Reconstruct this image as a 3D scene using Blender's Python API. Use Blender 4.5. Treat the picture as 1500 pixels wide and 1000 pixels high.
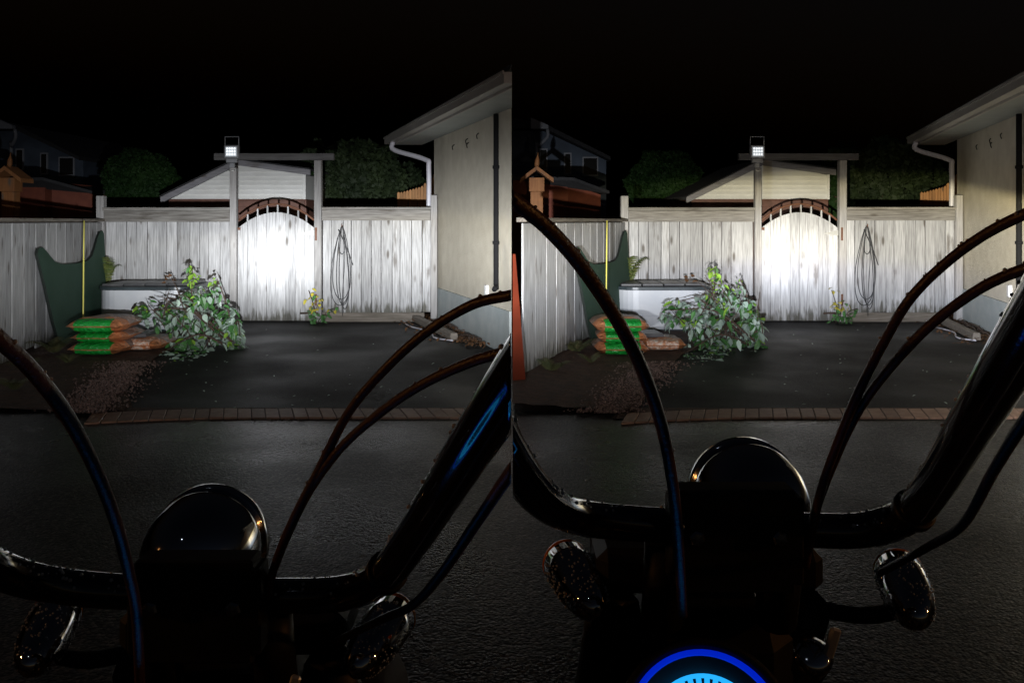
import bpy, bmesh, math, random
import numpy as np
from mathutils import Vector, Matrix
R = math.radians
rnd = random.Random(7)
for o in list(bpy.data.objects): bpy.data.objects.remove(o)
S = bpy.context.scene
C = S.collection
# ------------------------------------------------------------------ camera, sky, exposure
F = 1250.0; H = 1.62; HZ = 324.0           # focal length in photo pixels, eye height, horizon row
cam = bpy.data.cameras.new('camera'); co = bpy.data.objects.new('camera', cam); C.objects.link(co)
co.location = (0, 0, H); co.rotation_euler = (R(90), 0, 0)
cam.sensor_width = 36; cam.lens = 36*F/1500; cam.shift_y = -(500-HZ)/1500
cam.clip_start = 0.05; cam.clip_end = 2000
S.camera = co
w = bpy.data.worlds.new('World'); S.world = w; w.use_nodes = True
nt = w.node_tree; bg = nt.nodes['Background']
sky = nt.nodes.new('ShaderNodeTexSky'); sky.sky_type = 'NISHITA'; sky.sun_disc = False
sky.sun_elevation = R(-4); sky.sun_rotation = R(150)
nt.links.new(sky.outputs[0], bg.inputs[0]); bg.inputs[1].default_value = 0.14
sun = bpy.data.lights.new('moon', 'SUN'); sun.energy = 0.006; sun.angle = R(0.5); sun.color = (.75, .85, 1)
so = bpy.data.objects.new('moon', sun); C.objects.link(so); so.rotation_euler = (R(40), 0, R(-30))
S.view_settings.view_transform = 'Standard'; S.view_settings.look = 'None'
S.view_settings.gamma = 1; S.view_settings.exposure = 0
BEAM = 17.5

# ------------------------------------------------------------------ materials
def mat(name, col, rough=.6, metal=0, spec=.5, noise=None, bump=None, col2=None, emit=None, estr=0, rand=0, stretch=(1,1,1), coat=0):
    m = bpy.data.materials.new(name); m.use_nodes = True
    n = m.node_tree.nodes; l = m.node_tree.links; b = n['Principled BSDF']
    b.inputs['Roughness'].default_value = rough; b.inputs['Metallic'].default_value = metal
    b.inputs['Specular IOR Level'].default_value = spec; b.inputs['Base Color'].default_value = (*col, 1)
    b.inputs['Coat Weight'].default_value = coat
    if emit:
        b.inputs['Emission Color'].default_value = (*emit, 1); b.inputs['Emission Strength'].default_value = estr
    if noise or bump or rand:
        tc = n.new('ShaderNodeTexCoord'); oi = n.new('ShaderNodeObjectInfo')
        mp = n.new('ShaderNodeMapping'); mp.inputs['Scale'].default_value = stretch
        ad = n.new('ShaderNodeVectorMath'); ad.operation = 'MULTIPLY_ADD'
        l.new(oi.outputs['Random'], ad.inputs[0]); ad.inputs[1].default_value = (37, 53, 71)
        l.new(tc.outputs['Object'], ad.inputs[2]); l.new(ad.outputs[0], mp.inputs['Vector'])
        out = None
        if noise:
            tx = n.new('ShaderNodeTexNoise'); tx.inputs['Scale'].default_value = noise; tx.inputs['Detail'].default_value = 7
            l.new(mp.outputs[0], tx.inputs['Vector'])
            rp = n.new('ShaderNodeValToRGB'); rp.color_ramp.elements[0].position = .36; rp.color_ramp.elements[1].position = .66
            rp.color_ramp.elements[0].color = (*col, 1); rp.color_ramp.elements[1].color = (*(col2 or [c*1.5 for c in col]), 1)
            l.new(tx.outputs['Fac'], rp.inputs[0]); out = rp.outputs[0]
        if rand:
            hs = n.new('ShaderNodeHueSaturation'); mr = n.new('ShaderNodeMapRange')
            mr.inputs['To Min'].default_value = 1-rand; mr.inputs['To Max'].default_value = 1+rand
            l.new(oi.outputs['Random'], mr.inputs[0]); l.new(mr.outputs[0], hs.inputs['Value'])
            if out: l.new(out, hs.inputs['Color'])
            else: hs.inputs['Color'].default_value = (*col, 1)
            out = hs.outputs[0]
        if out: l.new(out, b.inputs['Base Color'])
        if bump:
            t2 = n.new('ShaderNodeTexNoise'); t2.inputs['Scale'].default_value = bump[0]; t2.inputs['Detail'].default_value = 4
            l.new(mp.outputs[0], t2.inputs['Vector'])
            bp = n.new('ShaderNodeBump'); bp.inputs['Strength'].default_value = bump[1]; bp.inputs['Distance'].default_value = bump[2]
            l.new(t2.outputs['Fac'], bp.inputs['Height']); l.new(bp.outputs[0], b.inputs['Normal'])
    return m

def wood(name, dark, light, knot=(.09,.075,.06), stain=.5, rand=.18, ax='z', foot=False):
    """weathered board: grain along local Z, knots and damp stains with shapes of their own"""
    m = bpy.data.materials.new(name); m.use_nodes = True
    n = m.node_tree.nodes; l = m.node_tree.links; b = n['Principled BSDF']; b.inputs['Roughness'].default_value = .75
    tc = n.new('ShaderNodeTexCoord'); oi = n.new('ShaderNodeObjectInfo')
    ad = n.new('ShaderNodeVectorMath'); ad.operation = 'MULTIPLY_ADD'
    l.new(oi.outputs['Random'], ad.inputs[0]); ad.inputs[1].default_value = (37, 53, 71); l.new(tc.outputs['Object'], ad.inputs[2])
    def tex(scale, st, det=6):
        if ax == 'x': st = (st[2], st[1], st[0])
        mp = n.new('ShaderNodeMapping'); mp.inputs['Scale'].default_value = st; l.new(ad.outputs[0], mp.inputs[0])
        t = n.new('ShaderNodeTexNoise'); t.inputs['Scale'].default_value = scale; t.inputs['Detail'].default_value = det
        l.new(mp.outputs[0], t.inputs['Vector']); return t.outputs['Fac']
    def ramp(src, p0, p1, c0, c1):
        r = n.new('ShaderNodeValToRGB'); e = r.color_ramp.elements
        e[0].position = p0; e[1].position = p1; e[0].color = (*c0, 1); e[1].color = (*c1, 1); l.new(src, r.inputs[0]); return r.outputs[0]
    def mul(a, c2, f):
        x = n.new('ShaderNodeMix'); x.data_type = 'RGBA'; x.blend_type = 'MIX'
        l.new(f, x.inputs[0]); l.new(a, x.inputs[6]); x.inputs[7].default_value = (*c2, 1); return x.outputs[2]
    grain = tex(9, (6, 6, .35)); base = ramp(grain, .3, .68, dark, light)
    st = ramp(tex(2.2, (3, 3, .7), 9), .61, .71, (0,0,0), (stain,)*3)
    base = mul(base, knot, st)
    mp = n.new('ShaderNodeMapping'); mp.inputs['Scale'].default_value = (5, 5, 1.6) if ax == 'z' else (1.6, 5, 5); l.new(ad.outputs[0], mp.inputs[0])
    vo = n.new('ShaderNodeTexVoronoi'); vo.inputs['Scale'].default_value = 1.0; l.new(mp.outputs[0], vo.inputs['Vector'])
    kn = ramp(vo.outputs['Distance'], .07, .16, (.85,)*3, (0,0,0)); base = mul(base, knot, kn)
    if foot:                                   # ragged mould creeping up the damp board ends
        sx = n.new('ShaderNodeSeparateXYZ'); l.new(tc.outputs['Object'], sx.inputs[0])
        ma = n.new('ShaderNodeMath'); ma.operation = 'MULTIPLY_ADD'; l.new(tex(5, (4, 4, .8), 8), ma.inputs[0]); ma.inputs[1].default_value = -.75; l.new(sx.outputs['Z'], ma.inputs[2])
        base = mul(base, (.07,.065,.045), ramp(ma.outputs[0], -.36, -.24, (.85,)*3, (0,0,0)))
        r_ = [q for q in n if q.type == 'VALTORGB'][-1]
        ad2 = n.new('ShaderNodeMath'); ad2.operation = 'ADD'; l.new(ma.outputs[0], ad2.inputs[0]); ad2.inputs[1].default_value = .5; l.new(ad2.outputs[0], r_.inputs[0])
        r_.color_ramp.elements[0].position = .14; r_.color_ramp.elements[1].position = .30
    hs = n.new('ShaderNodeHueSaturation'); mr = n.new('ShaderNodeMapRange'); mr.inputs['To Min'].default_value = 1-rand; mr.inputs['To Max'].default_value = 1+rand
    l.new(oi.outputs['Random'], mr.inputs[0]); l.new(mr.outputs[0], hs.inputs['Value']); l.new(base, hs.inputs['Color'])
    l.new(hs.outputs[0], b.inputs['Base Color'])
    bp = n.new('ShaderNodeBump'); bp.inputs['Strength'].default_value = .35; bp.inputs['Distance'].default_value = .006
    l.new(grain, bp.inputs['Height']); l.new(bp.outputs[0], b.inputs['Normal'])
    return m

M = {}
M['board'] = wood('weathered_board', (.25,.247,.247), (.49,.49,.492), stain=.7, foot=True)
M['rail'] = wood('weathered_rail', (.13,.118,.105), (.30,.285,.26), stain=.9, ax='x')
M['post'] = wood('weathered_post', (.22,.21,.205), (.36,.35,.34))
M['beam'] = wood('dark_crossbeam', (.06,.057,.057), (.12,.116,.116), ax='x')
M['kick'] = wood('damp_kickboard', (.10,.085,.065), (.22,.19,.16), ax='x')
M['cedar'] = wood('cedar', (.34,.16,.06), (.52,.27,.11))  # cedar tone, with orange street-light tint put into the colour
M['redwood'] = mat('orange_lit_boards', (.13,.03,.015), .8, noise=6, col2=(.17,.042,.02))  # street-light orange is painted into the board colour
M['birdwood'] = wood('orange_lit_wood', (.20,.075,.022), (.28,.12,.04), stain=.3)  # wood colour carries the orange of a street light
M['siding'] = mat('white_siding', (.68,.68,.65), .5, noise=3, col2=(.75,.75,.73), rand=.03)
M['brown'] = mat('brown_trim', (.10,.045,.03), .6, noise=8, col2=(.15,.065,.045))
M['rake'] = wood('grey_rake', (.16,.155,.17), (.27,.265,.28), ax='x')
M['shingle'] = mat('dark_roof', (.02,.02,.022), .9, noise=20)
M['stucco'] = mat('cream_stucco', (.53,.485,.39), .9, noise=5, col2=(.60,.555,.455), bump=(70,.8,.008))
M['concrete'] = mat('painted_concrete', (.34,.38,.38), .8, noise=4, col2=(.42,.45,.44), bump=(60,.25,.003))
M['soffit'] = mat('soffit_metal', (.36,.40,.38), .5, noise=2, col2=(.42,.45,.43))
M['gutter'] = mat('gutter_paint', (.42,.40,.37), .45, noise=2, col2=(.48,.46,.43))
M['spout'] = mat('white_downspout', (.55,.54,.60), .4, noise=3, col2=(.62,.61,.66))
M['blackpipe'] = mat('black_pipe', (.008,.008,.009), .85, spec=.15)
M['white'] = mat('white_plastic', (.7,.7,.68), .4)
M['green'] = mat('green_board', (.030,.068,.046), .8, spec=.2, noise=3, col2=(.038,.080,.056))
M['greenedge'] = mat('green_board_edge', (.01,.015,.012), .6)
M['yellow'] = mat('yellow_rod', (.65,.60,.12), .4)
M['tub'] = mat('tub_panel', (.50,.52,.55), .45, noise=2.5, col2=(.60,.61,.63))
M['tubdark'] = mat('tub_dark', (.035,.045,.05), .35, noise=5)
M['slab'] = mat('slate_cover', (.06,.06,.065), .4, noise=5, col2=(.11,.11,.11))
M['bagorange'] = mat('bag_orange', (.55,.19,.07), .3, noise=6, col2=(.62,.26,.12), bump=(14,1,.05))
M['baggreen'] = mat('bag_green', (.01,.26,.03), .22, noise=5, col2=(.015,.33,.05), bump=(16,1,.05))
M['bagprint'] = mat('bag_print', (.58,.21,.08), .35, noise=22, col2=(.75,.66,.55), bump=(14,1,.05))
M['bagbrown'] = mat('bag_brown', (.20,.115,.085), .3, noise=9, col2=(.42,.30,.25), bump=(14,1,.05))
M['soil'] = mat('wet_soil', (.035,.016,.008), .8, noise=9, col2=(.075,.035,.018), bump=(26,1,.03))
M['pebble'] = mat('pebbles', (.045,.028,.02), .35, noise=45, col2=(.30,.20,.17))
M['brick'] = mat('paver_brick', (.22,.12,.075), .55, noise=14, col2=(.30,.18,.12), bump=(60,.4,.004), rand=.2)
M['leafpale'] = mat('pale_leaf', (.34,.44,.36), .45, rand=.35)
M['leafgreen'] = mat('green_leaf', (.06,.17,.045), .4, rand=.4)
M['leaflime'] = mat('lime_leaf', (.20,.36,.04), .4, rand=.25)
M['leafyellow'] = mat('yellow_leaf', (.50,.43,.05), .5, rand=.25)
M['leafbrown'] = mat('dead_leaf', (.16,.075,.03), .7, rand=.4)
M['fern'] = mat('fern_frond', (.07,.11,.025), .6, noise=8, col2=(.12,.13,.03))
M['weed'] = mat('dark_weed', (.045,.06,.02), .6, noise=8, col2=(.10,.09,.035))
M['bark'] = mat('bark', (.05,.03,.02), .8, noise=10)
M['bush'] = mat('bush_leaf', (.008,.026,.005), .7, spec=.2, noise=2, col2=(.015,.040,.008))
M['hedge'] = mat('hedge_leaf', (.012,.022,.008), .7, spec=.3, noise=2, col2=(.028,.045,.015))
M['nb_wall'] = mat('blue_grey_siding', (.05,.065,.09), .8, noise=2)
M['nb_trim'] = mat('pale_trim', (.26,.27,.3), .7)
M['nb_glass'] = mat('dark_glass', (.01,.012,.015), .08)
M['orange'] = mat('orange_plastic', (.06,.009,.003), .9, spec=.1, noise=3, col2=(.085,.014,.005))
M['lampgrey'] = mat('cast_grey', (.33,.34,.36), .4, metal=.3)
M['led'] = mat('led_lens', (.8,.85,.9), .2, emit=(.85,.93,1), estr=.22)  # faint emission imitates headlight glare thrown back by the lens
M['ledglare'] = mat('led_chip', (.9,.9,.9), .2, emit=(.95,.98,1), estr=1.1)  # chip glow painted in for the same returned headlight glare
M['steel'] = mat('galvanised', (.6,.6,.58), .35, metal=.6)
M['rust'] = mat('rusty_iron', (.10,.04,.02), .7, noise=20)
M['cable'] = mat('black_cable', (.012,.012,.014), .4)
M['black'] = mat('black_paint', (.006,.006,.007), .5, spec=.3, noise=30, col2=(.012,.011,.010), bump=(90,.1,.002))
M['gloss'] = mat('gloss_black_bar', (.008,.008,.010), .12, coat=1, bump=(240,.12,.001))
M['chrome'] = mat('dark_chrome', (.5,.5,.51), .05, metal=1)
M['chromerim'] = mat('bright_chrome', (.55,.55,.56), .1, metal=1)
M['sheath'] = mat('brown_sheath', (.055,.026,.02), .38, bump=(300,.5,.002), noise=40, col2=(.075,.038,.03))
M['drop'] = mat('water_drop', (.45,.46,.48), .05, spec=1.0)
M['amber'] = mat('amber_lens', (.6,.14,.01), .15)
M['tyre'] = mat('tyre', (.012,.012,.012), .8)
M['blue'] = mat('gauge_blue', (0,.01,.1), .3, emit=(.0,.02,.7), estr=.7)
M['cyan'] = mat('gauge_cyan', (0,.2,.5), .3, emit=(.02,.42,1), estr=1.1)
M['bulb'] = mat('warm_bulb', (1,.6,.2), .3, emit=(1,.42,.12), estr=420)  # emission of the lanterns added out of view

# asphalt: dark aggregate with a wet film
def asphalt(name, lo, hi, rough, bdist, scale, spec):
    m = bpy.data.materials.new(name); m.use_nodes = True; n = m.node_tree.nodes; l = m.node_tree.links; b = n['Principled BSDF']
    b.inputs['Specular IOR Level'].default_value = spec
    tc = n.new('ShaderNodeTexCoord')
    vo = n.new('ShaderNodeTexVoronoi'); vo.inputs['Scale'].default_value = scale; l.new(tc.outputs['Object'], vo.inputs['Vector'])
    sp = n.new('ShaderNodeSeparateXYZ'); l.new(vo.outputs['Color'], sp.inputs[0])
    rp = n.new('ShaderNodeValToRGB'); e = rp.color_ramp.elements; e[0].position = .55; e[0].color = (*lo, 1); e[1].position = 1; e[1].color = (*hi, 1)
    l.new(sp.outputs[0], rp.inputs[0])
    t = n.new('ShaderNodeTexNoise'); t.inputs['Scale'].default_value = .7; t.inputs['Detail'].default_value = 6; l.new(tc.outputs['Object'], t.inputs['Vector'])
    mx = n.new('ShaderNodeMix'); mx.data_type = 'RGBA'; mx.blend_type = 'MULTIPLY'; mx.inputs[0].default_value = 1
    r2 = n.new('ShaderNodeValToRGB'); r2.color_ramp.elements[0].position = .3; r2.color_ramp.elements[0].color = (.45,.45,.47,1); r2.color_ramp.elements[1].position = .7; r2.color_ramp.elements[1].color = (1.3,1.25,1.2,1)
    l.new(t.outputs['Fac'], r2.inputs[0]); l.new(rp.outputs[0], mx.inputs[6]); l.new(r2.outputs[0], mx.inputs[7]); l.new(mx.outputs[2], b.inputs['Base Color'])
    mr = n.new('ShaderNodeMapRange'); mr.inputs['From Min'].default_value = .35; mr.inputs['From Max'].default_value = .65
    mr.inputs['To Min'].default_value = rough-.08; mr.inputs['To Max'].default_value = rough+.16; l.new(t.outputs['Fac'], mr.inputs[0]); l.new(mr.outputs[0], b.inputs['Roughness'])
    ng = n.new('ShaderNodeMath'); ng.operation = 'MULTIPLY_ADD'; l.new(vo.outputs['Distance'], ng.inputs[0]); ng.inputs[1].default_value = -1
    t3 = n.new('ShaderNodeTexNoise'); t3.inputs['Scale'].default_value = scale*.35; t3.inputs['Detail'].default_value = 8; l.new(tc.outputs['Object'], t3.inputs['Vector'])
    m3 = n.new('ShaderNodeMath'); m3.operation = 'MULTIPLY_ADD'; l.new(t3.outputs['Fac'], m3.inputs[0]); m3.inputs[1].default_value = 1.2; l.new(sp.outputs[1], m3.inputs[2]); l.new(m3.outputs[0], ng.inputs[2])
    bp = n.new('ShaderNodeBump'); bp.inputs['Strength'].default_value = 1; bp.inputs['Distance'].default_value = bdist; l.new(ng.outputs[0], bp.inputs['Height']); l.new(bp.outputs[0], b.inputs['Normal'])
    return m
M['asphalt'] = asphalt('wet_asphalt', (.006,.006,.0065), (.075,.07,.064), .27, .002, 70, .09)
M['asphalt2'] = asphalt('smooth_asphalt', (.007,.007,.008), (.024,.023,.022), .55, .0015, 95, .12)

# ------------------------------------------------------------------ mesh helpers
def W(u, v, z): return Vector(((u-750)/F*z, z, H-(v-HZ)/F*z))
def zg(v): return H*F/(v-HZ)
def mk(name, verts, faces, m, parent=None, smooth=False, loc=None):
    me = bpy.data.meshes.new(name); me.from_pydata([tuple(v) for v in verts], [], faces); me.update()
    if smooth: me.polygons.foreach_set('use_smooth', [True]*len(me.polygons))
    return link(name, me, m, parent, loc)
def link(name, me, m, parent=None, loc=None):
    o = bpy.data.objects.new(name, me); C.objects.link(o)
    if m is not None and not me.materials: me.materials.append(M[m] if isinstance(m, str) else m)
    if loc is not None: o.location = loc
    if parent is not None:
        o.parent = parent; o.matrix_parent_inverse = Matrix.Translation(-root_loc(parent))
    return o
def root_loc(p):
    v = Vector(p.location)
    return v
def tag(o, label, cat, group=None, kind=None):
    if label: o['label'] = label
    if cat: o['category'] = cat
    if group: o['group'] = group
    if kind: o['kind'] = kind
    return o
def thing(name, loc, label, cat, group=None):
    o = bpy.data.objects.new(name, None); C.objects.link(o); o.location = loc; o.empty_display_size = .1
    return tag(o, label, cat, group)
def bm_mesh(name, bm):
    me = bpy.data.meshes.new(name); bm.normal_update(); bm.to_mesh(me); bm.free(); return me
_cache = {}
def boxmesh(sx, sy, sz, bev=.004):
    """bevelled box, origin at the middle of its base"""
    k = (round(sx,3), round(sy,3), round(sz,3), bev)
    if k not in _cache:
        bm = bmesh.new(); bmesh.ops.create_cube(bm, size=1)
        for v in bm.verts: v.co = Vector((v.co.x*sx, v.co.y*sy, (v.co.z+.5)*sz))
        if bev: bmesh.ops.bevel(bm, geom=bm.edges[:], offset=min(bev, .4*min(sx,sy,sz)), segments=1, affect='EDGES')
        _cache[k] = bm_mesh('box', bm)
    return _cache[k]
def box(name, c, s, m, parent=None, rz=0, bev=.004, rx=0, ry=0):
    """box with base-centre c and size s"""
    me = boxmesh(*s, bev)
    if me.materials and me.materials[0] != M[m]:
        me = me.copy(); me.materials.clear()
    o = link(name, me, m, parent, c); o.rotation_euler = (rx, ry, rz); return o
def prism(name, pts, y0, y1, m, parent=None, bev=0):
    """polygon given in (x,z), extruded from y0 to y1"""
    n = len(pts); vs = [(x, y0, z) for x, z in pts]+[(x, y1, z) for x, z in pts]
    fs = [tuple(range(n)), tuple(range(2*n-1, n-1, -1))]+[(i, i+n, (i+1) % n+n, (i+1) % n) for i in range(n)]
    o = mk(name, vs, fs, m, parent); fixn(o, bev); return o
def fixn(o, bev=0):
    bm = bmesh.new(); bm.from_mesh(o.data); bmesh.ops.recalc_face_normals(bm, faces=bm.faces[:])
    if bev: bmesh.ops.bevel(bm, geom=bm.edges[:], offset=bev, segments=1, affect='EDGES')
    bm.to_mesh(o.data); bm.free()
def hexa(name, p, m, parent=None, bev=0):
    """eight corners: bottom four then top four"""
    o = mk(name, p, [(0,3,2,1),(4,5,6,7),(0,1,5,4),(1,2,6,5),(2,3,7,6),(3,0,4,7)], m, parent); fixn(o, bev); return o
def catmull(P, sub):
    P = [Vector(p) for p in P]; Q = [P[0]*2-P[1]]+P+[P[-1]*2-P[-2]]; out = []
    for i in range(1, len(Q)-2):
        for k in range(sub):
            t = k/sub; a, b, c, d = Q[i-1], Q[i], Q[i+1], Q[i+2]
            out.append(.5*((2*b)+(c-a)*t+(2*a-5*b+4*c-d)*t*t+(3*b-a-3*c+d)*t**3))
    out.append(P[-1]); return out
def tubegeo(P, r, n=12, sub=6):
    P = catmull(P, sub) if sub > 1 else [Vector(p) for p in P]
    rs = r if isinstance(r, (list, tuple)) else [r]*2
    vs, fs, frames = [], [], []; up = Vector((.13, .31, .94)); L = len(P)
    for i, p in enumerate(P):
        t = (P[min(i+1, L-1)]-P[max(i-1, 0)]).normalized()
        a = t.cross(up).normalized(); b = t.cross(a).normalized(); up = -b if b.dot(up) < 0 else b
        q = i/(L-1)*(len(rs)-1); j = min(int(q), len(rs)-2); rr = rs[j]+(rs[j+1]-rs[j])*(q-j)
        frames.append((p, a, b, rr))
        for k in range(n):
            th = 2*math.pi*k/n; vs.append(p+a*math.cos(th)*rr+b*math.sin(th)*rr)
    for i in range(L-1):
        for k in range(n):
            fs.append((i*n+k, i*n+(k+1) % n, (i+1)*n+(k+1) % n, (i+1)*n+k))
    fs.append(tuple(range(n-1, -1, -1))); fs.append(tuple((L-1)*n+k for k in range(n)))
    return vs, fs, frames
def clip(o, side):
    """trim a mesh at the boundary between the two yards (plane x = 0)"""
    if not side: return o
    bm = bmesh.new(); bm.from_mesh(o.data); off = Vector(o.location)
    r = bmesh.ops.bisect_plane(bm, geom=bm.verts[:]+bm.edges[:]+bm.faces[:], plane_co=Vector((side*.0006, 0, 0))-off, plane_no=(-side, 0, 0), clear_outer=True)
    e = [g for g in r['geom_cut'] if isinstance(g, bmesh.types.BMEdge)]
    if e: bmesh.ops.holes_fill(bm, edges=e, sides=0)
    bm.to_mesh(o.data); bm.free(); return o
def tube(name, P, r, m, parent=None, n=12, sub=6, side=0):
    vs, fs, fr = tubegeo(P, r, n, sub); o = mk(name, vs, fs, m, parent, smooth=True); fixn(o)
    return clip(o, side)
def lathe(name, prof, origin, axis, m, parent=None, n=40, smooth=True, caps=True):
    """profile (distance along axis, radius)"""
    ax = Vector(axis).normalized(); a = ax.orthogonal().normalized(); b = ax.cross(a); vs, fs = [], []
    for d, r in prof:
        for k in range(n):
            th = 2*math.pi*k/n; vs.append(Vector(origin)+ax*d+(a*math.cos(th)+b*math.sin(th))*max(r, 1e-5))
    for i in range(len(prof)-1):
        for k in range(n): fs.append((i*n+k, i*n+(k+1) % n, (i+1)*n+(k+1) % n, (i+1)*n+k))
    if caps: fs.append(tuple(range(n-1, -1, -1))); fs.append(tuple((len(prof)-1)*n+k for k in range(n)))
    o = mk(name, vs, fs, m, parent, smooth=smooth); fixn(o); return o
def leafgeo(L, wd, droop=.25, lobes=False):
    """one folded leaf along +x, 12 triangles or so"""
    xs = [0, .22, .5, .78, 1]; ws = [0, .8, 1, .62, 0]; vs, fs = [], []
    for x, q in zip(xs, ws):
        z = -droop*x*x*L
        vs += [(x*L, -q*wd/2, z+q*wd*.14), (x*L, 0, z), (x*L, q*wd/2, z+q*wd*.14)]
    for i in range(4):
        a, b = 3*i, 3*i+3
        fs += [(a, b, b+1, a+1), (a+1, b+1, b+2, a+2)]
    return vs, fs
def crown(name, centre, rad, n, size, m, parent, seed, shell=.55, flat=0):
    """many leaf faces through a bumpy ellipsoid volume"""
    g = np.random.default_rng(seed); d = g.normal(size=(n, 3)); d /= np.linalg.norm(d, axis=1)[:, None]
    ph = g.uniform(0, 6.28, 6); lump = 1+.10*np.sin(5*d[:, 0]+ph[0])*np.sin(6*d[:, 2]+ph[1])+.07*np.sin(11*d[:, 0]+ph[2])*np.sin(9*d[:, 2]+ph[3])
    r = (shell+(1-shell)*g.random(n)**.6)*lump
    p = np.array(centre)+d*r[:, None]*np.array(rad)
    if flat is not None: p[:, 2] = np.maximum(p[:, 2], flat+.02)
    a = g.normal(size=(n, 3)); a /= np.linalg.norm(a, axis=1)[:, None]
    b = np.cross(a, d+g.normal(size=(n, 3))*.6); b /= np.linalg.norm(b, axis=1)[:, None]
    s = size*(.6+.8*g.random(n))[:, None]
    V = np.stack([p-a*s, p+b*s*.5, p+a*s, p-b*s*.5], 1).reshape(-1, 3)
    me = bpy.data.meshes.new(name); me.from_pydata(V.tolist(), [], [(4*i, 4*i+1, 4*i+2, 4*i+3) for i in range(n)])
    return link(name, me, m, parent)

# ------------------------------------------------------------------ ground for both yards
def sheet(name, pts, z, m, th=0):
    o = mk(name, [(x, y, z) for x, y in pts], [tuple(range(len(pts)))], m); fixn(o)
    if o.data.polygons[0].normal.z < 0: o.data.flip_normals()
    o['kind'] = 'structure'; return o
sheet('ground', [(-400,-60),(400,-60),(400,900),(-400,900)], -.012, 'asphalt')

def plan_line(u0, v0, u1, v1):
    a = W(u0, v0, zg(v0)); b = W(u1, v1, zg(v1)); return a, b

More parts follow.
